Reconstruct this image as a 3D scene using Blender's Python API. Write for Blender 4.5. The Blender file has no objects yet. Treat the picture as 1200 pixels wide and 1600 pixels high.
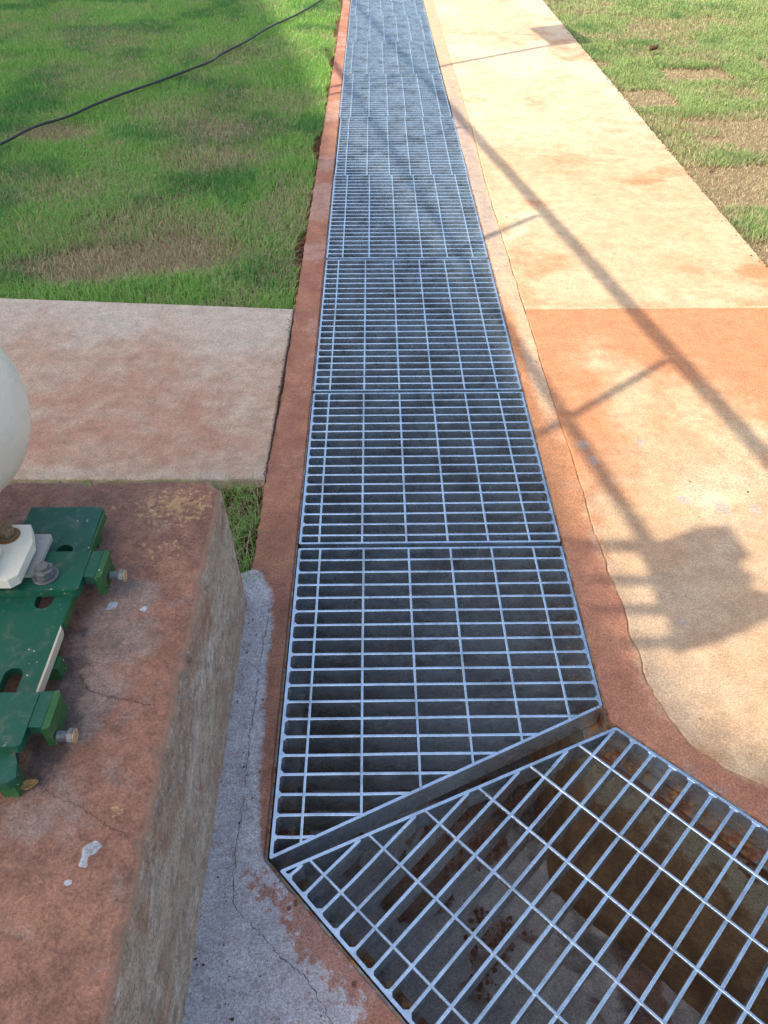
import bpy, bmesh, math, random
import numpy as np
from mathutils import Vector, Matrix
from mathutils.geometry import tessellate_polygon

S = bpy.context.scene
COL = S.collection
R = math.radians
random.seed(7)
rng = np.random.default_rng(11)

# ------------------------------------------------------------------ camera
cam_data = bpy.data.cameras.new('camera')
cam = bpy.data.objects.new('camera', cam_data)
COL.objects.link(cam)
cam.location = (0, 0, 1.325)
cam.rotation_euler = (R(90 - 42.18), 0, R(-0.72))
cam_data.sensor_fit = 'HORIZONTAL'
cam_data.sensor_width = 36
cam_data.lens = 37.05
cam_data.clip_start = 0.02
cam_data.clip_end = 500
S.camera = cam

# ------------------------------------------------------------------ sky, sun, exposure
SUN_ELEV, SUN_AZ = 46.0, 245.0           # azimuth clockwise from +Y: behind and to the left of the camera
sd = Vector((math.sin(R(SUN_AZ)) * math.cos(R(SUN_ELEV)), math.cos(R(SUN_AZ)) * math.cos(R(SUN_ELEV)), math.sin(R(SUN_ELEV))))
world = bpy.data.worlds.new('World')
S.world = world
world.use_nodes = True
wt = world.node_tree
bg = wt.nodes['Background']
sky = wt.nodes.new('ShaderNodeTexSky')
sky.sky_type = 'NISHITA'
sky.sun_disc = False
sky.sun_elevation = R(SUN_ELEV)
sky.sun_rotation = R(SUN_AZ)
sky.dust_density = 3.0
sky.ozone_density = 0.6
wt.links.new(sky.outputs[0], bg.inputs[0])
bg.inputs[1].default_value = 0.145
sun_data = bpy.data.lights.new('sun', 'SUN')
sun_data.energy = 3.0
sun_data.angle = R(0.5)
sun_data.color = (1.0, 0.92, 0.78)
sun = bpy.data.objects.new('sun', sun_data)
COL.objects.link(sun)
sun.rotation_euler = (-sd).to_track_quat('-Z', 'Y').to_euler()
sun.location = (-6, -4, 9)
S.view_settings.view_transform = 'Standard'
S.view_settings.look = 'None'
S.view_settings.gamma = 1
S.view_settings.exposure = 1.1
S.render.resolution_x, S.render.resolution_y = 768, 1024
S.render.engine = 'CYCLES'

# ------------------------------------------------------------------ numpy noise and masks
def _h(ix, iy, seed):
    v = np.sin(ix * 127.1 + iy * 311.7 + seed * 74.7) * 43758.5453
    return v - np.floor(v)
def vnoise(x, y, seed=0):
    ix, iy = np.floor(x), np.floor(y)
    fx, fy = x - ix, y - iy
    fx, fy = fx * fx * (3 - 2 * fx), fy * fy * (3 - 2 * fy)
    a, b = _h(ix, iy, seed), _h(ix + 1, iy, seed)
    c, d = _h(ix, iy + 1, seed), _h(ix + 1, iy + 1, seed)
    return a + (b - a) * fx + (c - a) * fy + (a - b - c + d) * fx * fy
def fbm(x, y, scale, seed=0, octs=4):
    t, amp, tot = 0, 1, 0
    for i in range(octs):
        t = t + amp * vnoise(x * scale * 2 ** i, y * scale * 2 ** i, seed + i)
        tot += amp
        amp *= .55
    return t / tot
def sm(a, b, v):
    t = np.clip((v - a) / (b - a), 0, 1)
    return t * t * (3 - 2 * t)
def ell(x, y, cx, cy, rx, ry, soft=.5):
    d = np.sqrt(((x - cx) / rx) ** 2 + ((y - cy) / ry) ** 2)
    return 1 - sm(1 - soft, 1 + soft, d)
def interp(pts, t):
    p = np.array(pts, float)
    return np.interp(t, p[:, 0], p[:, 1])

# ------------------------------------------------------------------ node materials
class G:
    def __init__(s, name):
        s.m = bpy.data.materials.new(name)
        s.m.use_nodes = True
        s.t = s.m.node_tree
        s.b = s.t.nodes['Principled BSDF']
        tc = s.t.nodes.new('ShaderNodeTexCoord')
        s.co = tc.outputs['Object']
    def n(s, kind, **kw):
        nd = s.t.nodes.new(kind)
        for k, v in kw.items(): setattr(nd, k, v)
        return nd
    def put(s, sock, v):
        if isinstance(v, bpy.types.NodeSocket): s.t.links.new(v, sock)
        elif isinstance(v, (tuple, list)) and len(v) == 3 and sock.type == 'RGBA': sock.default_value = (*v, 1)
        else: sock.default_value = v
    def noise(s, scale, detail=4, rough=.55, dist=0, vec=None, out='Fac', stretch=None):
        nd = s.n('ShaderNodeTexNoise')
        v = vec or s.co
        if stretch:
            mp = s.n('ShaderNodeMapping'); mp.inputs['Scale'].default_value = stretch
            s.put(mp.inputs[0], v); v = mp.outputs[0]
        s.put(nd.inputs['Vector'], v)
        for k, q in (('Scale', scale), ('Detail', detail), ('Roughness', rough), ('Distortion', dist)): nd.inputs[k].default_value = q
        return nd.outputs[out]
    def voro(s, scale, feature='F1', rnd=1.0):
        nd = s.n('ShaderNodeTexVoronoi', feature=feature)
        s.put(nd.inputs['Vector'], s.co); nd.inputs['Scale'].default_value = scale
        nd.inputs['Randomness'].default_value = rnd
        return nd.outputs['Distance']
    def rng(s, v, a, b, lo=0., hi=1.):
        nd = s.n('ShaderNodeMapRange', interpolation_type='SMOOTHSTEP')
        s.put(nd.inputs[0], v)
        for i, q in enumerate((a, b, lo, hi)): nd.inputs[i + 1].default_value = q
        return nd.outputs[0]
    def math(s, op, a, b=0.):
        nd = s.n('ShaderNodeMath', operation=op)
        s.put(nd.inputs[0], a); s.put(nd.inputs[1], b)
        return nd.outputs[0]
    def mix(s, f, a, b, mode='MIX'):
        nd = s.n('ShaderNodeMix', data_type='RGBA', blend_type=mode)
        s.put(nd.inputs[0], f); s.put(nd.inputs[6], a); s.put(nd.inputs[7], b)
        return nd.outputs[2]
    def modu(s, c, v, a, b, lo, hi):
        m_ = s.rng(v, a, b, lo, hi)
        cb = s.n('ShaderNodeCombineColor')
        for i in range(3): s.put(cb.inputs[i], m_)
        return s.mix(1., c, cb.outputs[0], 'MULTIPLY')
    def attr(s, name, out='Fac'):
        nd = s.n('ShaderNodeAttribute', attribute_name=name)
        return nd.outputs[out]
    def attr_mask(s, name, scale=30, amp=.6, lo=.4, hi=.6, detail=6):
        nz = s.noise(scale, detail, .65)
        v = s.math('ADD', s.attr(name), s.math('MULTIPLY', s.math('SUBTRACT', nz, .5), amp * 2))
        return s.rng(v, lo, hi)
    def bump(s, h, dist=.002, strength=1., prev=None):
        nd = s.n('ShaderNodeBump')
        s.put(nd.inputs['Height'], h)
        nd.inputs['Distance'].default_value = dist
        nd.inputs['Strength'].default_value = strength
        if prev is not None: s.t.links.new(prev, nd.inputs['Normal'])
        return nd.outputs[0]
    def done(s, col, rough=.85, metal=0., normal=None, spec=None):
        s.put(s.b.inputs['Base Color'], col)
        s.put(s.b.inputs['Roughness'], rough)
        s.put(s.b.inputs['Metallic'], metal)
        if spec is not None: s.b.inputs['Specular IOR Level'].default_value = spec
        if normal is not None: s.t.links.new(normal, s.b.inputs['Normal'])
        return s.m

def concrete(name, a, b, dark, stains=(), big=3., pit=.5, rough=.88, bumpd=.0022, streak=None, specks=None):
    """a/b mottled base, fine dark grain and pits; stains: (attribute, colour, noise scale, amount)"""
    g = G(name)
    c = g.mix(g.rng(g.noise(big, 8, .68, .2, stretch=streak), .36, .64), a, b)
    c = g.mix(g.math('MULTIPLY', g.rng(g.noise(big * 7, 6, .7), .5, .72), .55), c, tuple(.5 * (p + q) * .78 for p, q in zip(a, b)))
    for st in stains:
        at, colr, sc, amt = st[:4]
        amp = st[4] if len(st) > 4 else .5
        wid = st[5] if len(st) > 5 else .25
        f = g.attr_mask(at, sc, amp, .5 - wid, .5 + wid)
        c = g.mix(g.math('MULTIPLY', f, amt), c, colr)
    fine = g.noise(420, 5, .7)
    c = g.mix(g.math('MULTIPLY', g.rng(fine, .50, .68), .8), c, dark)
    c = g.mix(g.math('MULTIPLY', g.rng(g.noise(70, 8, .8), .50, .64), .5), c, tuple(.5 * (p + q) for p, q in zip(b, dark)))
    c = g.mix(g.math('MULTIPLY', g.rng(g.noise(900, 3, .6), .48, .7), .35), c, tuple(min(1, q * 1.5 + .08) for q in a))
    c = g.modu(c, g.noise(19, 10, .8, .12), .34, .66, .84, 1.15)
    c = g.modu(c, g.noise(230, 6, .85), .40, .60, .74, 1.25)
    pits = g.math('MAXIMUM', g.math('MULTIPLY', g.rng(g.voro(150), .10, .19, 1, 0), g.rng(g.noise(24, 4, .7), .5, .66)),
                  g.math('MULTIPLY', g.rng(g.voro(62), .07, .12, 1, 0), g.rng(g.noise(31, 4, .7), .50, .60)))
    c = g.mix(g.math('MULTIPLY', pits, min(1, pit * 1.4)), c, tuple(q * .35 for q in dark))
    if specks:
        sp = g.math('MULTIPLY', g.rng(g.voro(60), .05, .11, 1, 0), g.rng(g.noise(11, 3, .7), .53, .6))
        c = g.mix(g.math('MULTIPLY', sp, .7), c, specks)
    h = g.math('ADD', g.math('MULTIPLY', g.noise(60, 8, .8), 1.), g.math('MULTIPLY', fine, .6))
    h = g.math('SUBTRACT', h, g.math('MULTIPLY', pits, .5))
    return g.done(c, rough, 0, g.bump(h, bumpd * 1.1, 1.), .3)

RED, REDD, ORG = (.40, .165, .10), (.27, .105, .065), (.62, .30, .13)
M = {}
M['kerb_left'] = concrete('red_kerb_concrete', (.45, .205, .115), (.34, .135, .085), (.20, .09, .06),
    [('pale', (.52, .34, .28), 38, .55, .55, .3), ('cement', (.45, .42, .41), 55, .95, .42, .12),
     ('cement', (.62, .60, .60), 16, .85, .5, .2), ('dust', (.45, .20, .13), 60, .9, .9, .14), ('rustspot', (.16, .05, .03), 200, .9, .1, .3)], big=7, pit=.6, bumpd=.003)
M['kerb_right'] = concrete('right_kerb_concrete', (.50, .225, .125), (.40, .17, .10), (.26, .11, .07),
    [('orange', (.58, .26, .11), 20, .9, .5, .3), ('pale', (.58, .43, .27), 20, .9, .35, .3), ('fade', (.54, .36, .21), 30, .9, .7, .3), ('grey', (.33, .30, .27), 26, .7, .5, .25)], big=8, pit=.5, bumpd=.003)
M['walk'] = concrete('walkway_concrete', (.58, .43, .26), (.52, .34, .19), (.36, .22, .13),
    [('orange', (.52, .215, .085), 9, .95, .6, .34), ('orange', (.44, .155, .06), 34, .6, .8, .3), ('cream', (.66, .57, .40), 8, .75, .5, .3), ('grit', (.40, .24, .14), 140, .6, .9, .25), ('greyfleck', (.36, .33, .32), 45, .7, .4, .2)],
    big=2.2, pit=.5, rough=.9, specks=(.32, .2, .13))
M['slab_left'] = concrete('left_slab_concrete', (.52, .385, .27), (.48, .30, .20), (.26, .16, .12),
    [('grey', (.56, .48, .38), 10, .9, .5, .3), ('orange', (.44, .20, .13), 14, .75, .8, .3)], big=5.5, pit=1., streak=(1, 1.6, 1))
M['wall'] = concrete('channel_wall_concrete', (.52, .33, .18), (.26, .15, .085), (.07, .045, .03),
    [('algae', (.62, .60, .46), 22, .9, .8, .2), ('rust', (.22, .055, .02), 26, .95, 1.1, .12)], big=11, streak=(1, 1, .45), bumpd=.006)
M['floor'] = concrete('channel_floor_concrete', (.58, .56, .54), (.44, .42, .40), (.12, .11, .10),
    [('dirt', (.24, .115, .06), 22, .95, .5, .15), ('darktone', (.035, .024, .018), 14, .95, .5, .25)], big=6)

def galv():
    g = G('galvanised_steel')
    sp = g.rng(g.noise(55, 3, .6), .35, .65)
    c = g.mix(sp, (.64, .75, .83), (.76, .86, .92))
    c = g.mix(g.math('MULTIPLY', g.rng(g.noise(9, 5, .7), .46, .66), .6), c, (.38, .41, .43))
    c = g.mix(g.math('MULTIPLY', g.rng(g.noise(34, 6, .8), .60, .68), .6), c, (.30, .20, .13))
    c = g.mix(g.math('MULTIPLY', g.rng(g.noise(260, 3, .6), .6, .75), .6), c, (.72, .72, .70))
    r = g.rng(g.noise(30, 5, .7), .3, .7, .20, .36)
    return g.done(c, r, .90, g.bump(g.noise(180, 4, .6), .0006, .8))
M['galv'] = galv()
def rusty():
    g = G('rusty_angle_steel')
    f = g.rng(g.noise(30, 6, .7), .42, .58)
    c = g.mix(f, (.20, .20, .19), (.21, .07, .025))
    c = g.mix(g.rng(g.noise(80, 5, .7), .5, .6), c, (.38, .20, .07))
    c = g.mix(g.rng(g.noise(17, 4, .7), .56, .64), c, (.30, .31, .24))
    return g.done(c, .75, .2, g.bump(g.noise(120, 5, .7), .002, 1.))
M['rusty'] = rusty()
def paint(name, col, chip, rough=.42, dustc=(.30, .22, .16), dust=.35, chipth=.66):
    g = G(name)
    c = g.mix(g.math('MULTIPLY', g.rng(g.noise(6, 5, .6), .35, .75), .6), col, tuple(q * .72 for q in col))
    c = g.mix(g.math('MULTIPLY', g.rng(g.noise(40, 6, .7), .5, .75), dust), c, dustc)
    ch = g.math('MULTIPLY', g.rng(g.voro(95), .12, .17, 1, 0), g.rng(g.noise(21, 3, .7), .54, .60))
    c = g.mix(ch, c, chip)
    ch2 = g.rng(g.noise(70, 6, .8), chipth, chipth + .03)
    c = g.mix(ch2, c, chip)
    return g.done(c, g.rng(g.noise(25, 4, .6), .3, .7, rough - .08, rough + .18), 0, g.bump(g.noise(140, 4, .6), .0008, .7))
M['green'] = paint('green_paint', (.004, .095, .050), (.42, .45, .38))
M['green_edge'] = paint('pale_green_paint', (.022, .115, .028), (.55, .48, .34), .55, chipth=.66)
M['bare'] = paint('bare_primed_edge', (.60, .52, .38), (.10, .25, .08), .6, chipth=.62)
M['white'] = paint('white_paint', (.88, .82, .65), (.70, .60, .42), .3, (.62, .55, .38), .25, .8)
M['tan'] = paint('tan_shim', (.42, .39, .34), (.3, .2, .12), .6)
def boltm(name, col, metal, rough):
    g = G(name)
    c = g.mix(g.rng(g.noise(150, 5, .7), .4, .65), col, tuple(q * .6 for q in col))
    return g.done(c, rough, metal, g.bump(g.noise(300, 4, .7), .0008, .8))
M['zinc'] = boltm('zinc_bolt', (.20, .20, .195), .2, .4)
M['bolttan'] = boltm('painted_bolt_end', (.58, .38, .20), .0, .6)
M['boltrust'] = boltm('weathered_bolt', (.24, .17, .085), .1, .6)
M['ochre'] = boltm('ochre_leaf', (.52, .28, .09), 0, .8)
M['leaf'] = boltm('brown_leaf', (.15, .075, .04), 0, .8)
M['rubber'] = boltm('black_cable_sheath', (.045, .038, .038), 0, .45)
M['clod'] = boltm('soil_clod', (.25, .12, .065), 0, 1)
M['crack'] = boltm('crack_void', (.05, .035, .03), 0, 1)
M['steelgrey'] = boltm('painted_grey_steel', (.3, .3, .31), .3, .5)
M['shadesheet'] = boltm('shade_sheet', (.4, .41, .42), .4, .5)
def plinth_mat():
    g = G('plinth_concrete')
    sep = g.n('ShaderNodeSeparateXYZ'); g.put(sep.inputs[0], g.co)
    geo = g.n('ShaderNodeNewGeometry'); sn = g.n('ShaderNodeSeparateXYZ'); g.put(sn.inputs[0], geo.outputs['Normal'])
    up = g.rng(sn.outputs[2], .25, .75)
    # top face: brown and orange wash over grey
    t = g.mix(g.rng(g.noise(5, 8, .7, .6), .36, .62), (.32, .15, .095), (.245, .118, .075))
    t = g.mix(g.math('MULTIPLY', g.rng(g.noise(9, 8, .72, .5), .50, .68), .6), t, (.38, .19, .105))
    t = g.mix(g.math('MULTIPLY', g.rng(g.noise(13, 7, .7, .8), .55, .70), .45), t, (.29, .235, .20))
    t = g.mix(g.math('MULTIPLY', g.attr_mask('grey', 22, .95, .35, .9), .55), t, (.29, .24, .20))
    t = g.mix(g.math('MULTIPLY', g.attr_mask('black', 30, .95, .4, .85), .8), t, (.085, .062, .052))
    t = g.mix(g.math('MULTIPLY', g.attr_mask('ochre', 90, 1.25, .55, .85, 9), .75), t, (.58, .34, .15))
    t = g.mix(g.attr_mask('spot', 60, .12, .4, .55), t, (.42, .43, .44))
    t = g.mix(g.math('MULTIPLY', g.rng(g.noise(95, 6, .75), .56, .72), .6), t, (.13, .065, .045))
    t = g.modu(t, g.noise(32, 9, .8, .4), .36, .64, .74, 1.25)
    t = g.modu(t, g.noise(220, 6, .85), .40, .60, .76, 1.22)
    # side face: greenish tan with vertical pale drips
    v = g.mix(g.rng(g.noise(5, 6, .65, stretch=(1, .6, 1.6)), .36, .64), (.52, .39, .275), (.40, .265, .18))
    v = g.mix(g.rng(g.noise(8, 7, .7), .50, .62), v, (.40, .205, .12))
    v = g.mix(g.math('MULTIPLY', g.rng(g.noise(12, 7, .68, .8, stretch=(1, .36, 1)), .54, .70), .75), v, (.62, .53, .45))
    v = g.mix(g.rng(g.noise(26, 6, .7, stretch=(1, .25, 1)), .65, .7), v, (.34, .12, .06))
    v = g.mix(g.math('MULTIPLY', g.rng(g.noise(120, 5, .8), .56, .7), .6), v, (.09, .06, .04))
    v = g.mix(g.math('MULTIPLY', g.rng(g.noise(52, 9, .85, .6), .52, .58), .6), v, (.17, .115, .08))
    v = g.mix(g.math('MULTIPLY', g.rng(g.noise(33, 9, .85, .6, stretch=(1, .7, 1)), .55, .60), .65), v, (.60, .52, .44))
    v = g.modu(v, g.noise(230, 6, .85), .40, .60, .74, 1.25)
    v = g.modu(v, g.noise(36, 9, .8, .4, stretch=(1, .85, 1)), .36, .64, .78, 1.22)
    c = g.mix(up, v, t)
    # worn paler arris
    f = g.math('MULTIPLY', g.rng(sn.outputs[2], .3, .6), g.rng(sn.outputs[2], .8, .99, 1, 0))
    c = g.mix(g.math('MULTIPLY', f, .45), c, (.50, .29, .17))
    h = g.math('ADD', g.noise(45, 8, .7), g.math('MULTIPLY', g.noise(380, 4, .7), .25))
    return g.done(c, .72, 0, g.bump(h, .0035, 1.), .35)
M['plinth'] = plinth_mat()
def soil_mat():
    g = G('red_soil')
    c = g.mix(g.rng(g.noise(16, 7, .75), .35, .65), (.17, .07, .04), (.10, .05, .03))
    c = g.mix(g.math('MULTIPLY', g.attr('dry'), .75), c, (.36, .27, .16))
    c = g.mix(g.rng(g.noise(160, 5, .8), .5, .7), c, (.30, .20, .11))
    return g.done(c, 1, 0, g.bump(g.noise(50, 8, .8), .012, 1), .1)
M['soil'] = soil_mat()
def blade_mat():
    g = G('grass_blades')
    c = g.attr('tint', 'Color')
    bs = g.b
    g.put(bs.inputs['Base Color'], c)
    bs.inputs['Roughness'].default_value = .6
    bs.inputs['Specular IOR Level'].default_value = .25
    tr = g.n('ShaderNodeBsdfTranslucent'); g.put(tr.inputs[0], c)
    mx = g.n('ShaderNodeMixShader'); mx.inputs[0].default_value = .35
    g.t.links.new(bs.outputs[0], mx.inputs[1]); g.t.links.new(tr.outputs[0], mx.inputs[2])
    g.t.links.new(mx.outputs[0], g.t.nodes['Material Output'].inputs[0])
    return g.m
M['blade'] = blade_mat()

# ------------------------------------------------------------------ object helpers
def link(o, parent=None):
    COL.objects.link(o)
    if parent is not None: o.parent = parent
    return o
def tag(o, label=None, cat=None, group=None, kind=None):
    if label: o['label'] = label
    if cat: o['category'] = cat
    if group: o['group'] = group
    if kind: o['kind'] = kind
    return o
def empty(name, loc=(0, 0, 0), rz=0):
    o = bpy.data.objects.new(name, None)
    o.empty_display_size = .05
    o.location = loc; o.rotation_euler = (0, 0, rz)
    return link(o)
def from_bm(name, bm, mat, parent=None, smooth=False):
    bmesh.ops.recalc_face_normals(bm, faces=bm.faces)
    me = bpy.data.meshes.new(name)
    bm.to_mesh(me); bm.free()
    me.materials.append(mat)
    if smooth: me.polygons.foreach_set('use_smooth', [True] * len(me.polygons))
    return link(bpy.data.objects.new(name, me), parent)
def from_arrays(name, V, F, mat, parent=None, smooth=False, attrs=None):
    """V (n,3), F (m,4) or (m,3) index arrays"""
    me = bpy.data.meshes.new(name)
    V = np.asarray(V, np.float32); F = np.asarray(F, np.int32)
    k = F.shape[1]
    me.vertices.add(len(V)); me.vertices.foreach_set('co', V.ravel())
    me.loops.add(F.size); me.loops.foreach_set('vertex_index', F.ravel())
    me.polygons.add(len(F)); me.polygons.foreach_set('loop_start', np.arange(len(F), dtype=np.int32) * k)
    me.update(calc_edges=True)
    if smooth: me.polygons.foreach_set('use_smooth', np.ones(len(F), bool))
    for n_, a in (attrs or {}).items():
        a = np.asarray(a, np.float32)
        if a.ndim == 1:
            at = me.attributes.new(n_, 'FLOAT', 'POINT'); at.data.foreach_set('value', a)
        else:
            at = me.attributes.new(n_, 'FLOAT_COLOR', 'POINT'); at.data.foreach_set('color', a.ravel())
    me.materials.append(mat)
    return link(bpy.data.objects.new(name, me), parent)
def resample(pts, n):
    p = np.array(pts, float)
    d = np.r_[0, np.cumsum(np.hypot(*np.diff(p, axis=0).T))]
    t = np.linspace(0, d[-1], n)
    return np.c_[np.interp(t, d, p[:, 0]), np.interp(t, d, p[:, 1])]
def ruled(name, A, B, nc, mat, z=0., masks=None, skirt=.12, rnd=.006, jagA=0., jagB=0., zfun=None, parent=None, seed=0):
    """concrete sheet between curve A and curve B (each (n,2)), rounded arrises and skirts on all four sides"""
    A = np.array(A, float); B = np.array(B, float)
    n = len(A)
    if jagA: A = A + jagA * (np.c_[fbm(A[:, 0] * 1.3 + A[:, 1], A[:, 1], 28, seed + 3) - .5, fbm(A[:, 0], A[:, 1], 28, seed + 5) - .5])
    if jagB: B = B + jagB * (np.c_[fbm(B[:, 0] * 1.3 + B[:, 1], B[:, 1], 28, seed + 9) - .5, fbm(B[:, 0], B[:, 1], 28, seed + 11) - .5])
    t = np.linspace(0, 1, nc)[None, :, None]
    P = A[:, None, :] * (1 - t) + B[:, None, :] * t
    X, Y = P[..., 0], P[..., 1]
    Z = np.full_like(X, z) + .0016 * (fbm(X, Y, 9, seed) - .5) + .0008 * (fbm(X, Y, 60, seed + 1) - .5)
    if zfun is not None: Z = Z + zfun(X, Y)
    # rounded borders: pad with extra ring rows/cols
    def pad(Q, zz):
        return np.concatenate([Q[:1], Q, Q[-1:]], 0)
    X2 = np.pad(X, 1, mode='edge'); Y2 = np.pad(Y, 1, mode='edge'); Z2 = np.pad(Z, 1, mode='edge')
    # pull the true border inwards (the arris) and drop the ring
    cx, cy = X2.mean(1, keepdims=True), Y2.mean(1, keepdims=True)
    X3, Y3, Z3 = X2.copy(), Y2.copy(), Z2.copy()
    Z3[0, :] -= rnd; Z3[-1, :] -= rnd; Z3[:, 0] -= rnd; Z3[:, -1] -= rnd
    def inward(i_ring, i_in, axis):
        if axis == 0:
            dx, dy = X[i_in[1]] - X[i_in[0]], Y[i_in[1]] - Y[i_in[0]]
            L = np.hypot(dx, dy) + 1e-9
            X3[i_ring, 1:-1] += dx / L * rnd; Y3[i_ring, 1:-1] += dy / L * rnd
        else:
            dx, dy = X[:, i_in[1]] - X[:, i_in[0]], Y[:, i_in[1]] - Y[:, i_in[0]]
            L = np.hypot(dx, dy) + 1e-9
            X3[1:-1, i_ring] += dx / L * rnd; Y3[1:-1, i_ring] += dy / L * rnd
    if rnd > 0:
        inward(1, (0, 1), 0); inward(-2, (-1, -2), 0); inward(1, (0, 1), 1); inward(-2, (-1, -2), 1)
    X4 = np.pad(X3, 1, mode='edge'); Y4 = np.pad(Y3, 1, mode='edge'); Z4 = np.pad(Z3, 1, mode='edge')
    for sl in ((0, slice(None)), (-1, slice(None)), (slice(None), 0), (slice(None), -1)): Z4[sl] = z - skirt
    r, c = X4.shape
    V = np.c_[X4.ravel(), Y4.ravel(), Z4.ravel()]
    i = np.arange(r * c).reshape(r, c)
    F = np.stack([i[:-1, :-1], i[1:, :-1], i[1:, 1:], i[:-1, 1:]], -1).reshape(-1, 4)
    # orientation up
    a, b, d = V[F[len(F) // 2, 0]], V[F[len(F) // 2, 1]], V[F[len(F) // 2, 3]]
    if np.cross(b - a, d - a)[2] < 0: F = F[:, ::-1]
    at = {k: np.clip(fn(V[:, 0], V[:, 1]), 0, 1) for k, fn in (masks or {}).items()}
    return from_arrays(name, V, F, mat, parent, True, at)
def prism(bm, poly, z0, z1, holes=()):
    loops = [list(poly)] + [list(h) for h in holes]
    flat = [p for l in loops for p in l]
    tris = tessellate_polygon([[Vector((x, y, 0)) for x, y in l] for l in loops])
    top = [bm.verts.new((x, y, z1)) for x, y in flat]; bot = [bm.verts.new((x, y, z0)) for x, y in flat]
    for t in tris:
        try:
            bm.faces.new([top[i] for i in t]); bm.faces.new([bot[i] for i in reversed(t)])
        except ValueError: pass
    k = 0
    for l in loops:
        m = len(l)
        for i in range(m):
            a, b = k + i, k + (i + 1) % m
            try: bm.faces.new([bot[a], bot[b], top[b], top[a]])
            except ValueError: pass
        k += m
def box(bm, x0, x1, y0, y1, z0, z1):
    prism(bm, [(x0, y0), (x1, y0), (x1, y1), (x0, y1)], z0, z1)
def bevel(bm, w, seg=2):
    es = [e for e in bm.edges if len(e.link_faces) == 2 and e.calc_face_angle(0) > .6]
    bmesh.ops.bevel(bm, geom=es, offset=w, segments=seg, affect='EDGES', profile=.6, clamp_overlap=True)
def cyl(bm, p, q, r, n=20, r2=None, rot=0):
    p, q = Vector(p), Vector(q)
    d = (q - p)
    mt = Matrix.Translation((p + q) / 2) @ d.to_track_quat('Z', 'Y').to_matrix().to_4x4() @ Matrix.Rotation(rot, 4, 'Z')
    bmesh.ops.create_cone(bm, cap_ends=True, segments=n, radius1=r, radius2=r if r2 is None else r2, depth=d.length, matrix=mt)
def copy_tree(o, parent=None):
    c = o.copy(); COL.objects.link(c)
    if parent is not None: c.parent = parent
    for ch in o.children: copy_tree(ch, c)
    return c

# ================================================================== THE TRENCH LINES
LX, RX = -.1865, .4405                       # grate edges of the straight run
A, B = (-.167, .576), (.456, .842)           # mitred corner of the turned run
C_, D_ = (.042, .352), (.673, .637)
def along(p, q, L):
    v = Vector((q[0] - p[0], q[1] - p[1])).normalized() * L
    return (p[0] + v.x, p[1] + v.y)
LEN2 = .92
A2, B2 = along(A, C_, LEN2), along(B, D_, LEN2)
GAP = .006
dl = Vector((A2[0] - A[0], A2[1] - A[1])).normalized(); nl = Vector((dl.y, -dl.x))   # outward (left/below)
dr = Vector((B2[0] - B[0], B2[1] - B[1])).normalized(); nr = Vector((-dr.y, dr.x))   # outward (right/above)
if nl.dot(Vector((-1, -1))) < 0: nl = -nl
if nr.dot(Vector((1, 1))) < 0: nr = -nr
def off(p, n, d): return (p[0] + n.x * d, p[1] + n.y * d)
xl, xr = LX - GAP, RX + GAP
def meet_x(p, d, x):                         # point of line p + t d at given x
    t = (x - p[0]) / d.x
    return (x, p[1] + d.y * t)
TL = meet_x(off(A, nl, GAP), dl, xl)         # left inner corner of the opening
TR = meet_x(off(B, nr, GAP), dr, xr)
YF = 11.0
left_path = [(xl, YF), (xl, TL[1]), along(TL, off(A2, nl, GAP), 1.02)]
right_path = [(xr, YF), (xr, TR[1]), along(TR, off(B2, nr, GAP), .99)]

# ================================================================== SETTING: ground sheet (one sheet, hole for channel and paving)
bm = bmesh.new()
hole = [(-1.5, -.3), (1.45, -.3), (1.45, 11.2), (-.235, 11.2), (-.245, 2.0), (-.26, 1.3), (-1.5, 1.3)]
loops = [[(-70, -70), (70, -70), (70, 90), (-70, 90)], hole]
flat = [p for l in loops for p in l]
tris = tessellate_polygon([[Vector((x, y, 0)) for x, y in l] for l in loops])
vs = [bm.verts.new((x, y, -.06)) for x, y in flat]
for t in tris: bm.faces.new([vs[i] for i in t])
tag(from_bm('ground', bm, M['soil']), kind='structure')

# soil under the visible lawns, gently uneven, with thatch-coloured dry ground
def dryL(x, y):
    w = .10 * (fbm(x, y, 4, 40) - .5)
    d = ell(x, y + w, -1.05, 2.93, .30, .13, .45) * 1.0 + ell(x, y + w, -.72, 3.02, .22, .14, .5) * .8
    d = d + ell(x, y + w, -.95, 3.25, .35, .22, .6) * .45 + ell(x, y + w, -.80, 4.15, .30, .22, .6) * .6 + ell(x, y, -.84, 4.6, .30, .2, .6) * .6
    d = d + ell(x, y, -1.7, 4.55, .22, .15, .5) * .7 + ell(x, y, -.38, 3.4, .14, .3, .6) * .45 + ell(x, y, -1.5, 3.7, .5, .2, .7) * .25 + ell(x, y, -.9, 6.3, .4, .35, .6) * .3
    d = d + ell(x, y, -2.1, 6.9, .5, .3, .6) * .25
    d = d + .30 * sm(.55, .75, fbm(x, y, 1.6, 51)) + .20 * sm(.5, .7, fbm(x, y, 6, 57))
    return np.clip(d, 0, 1)
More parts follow.
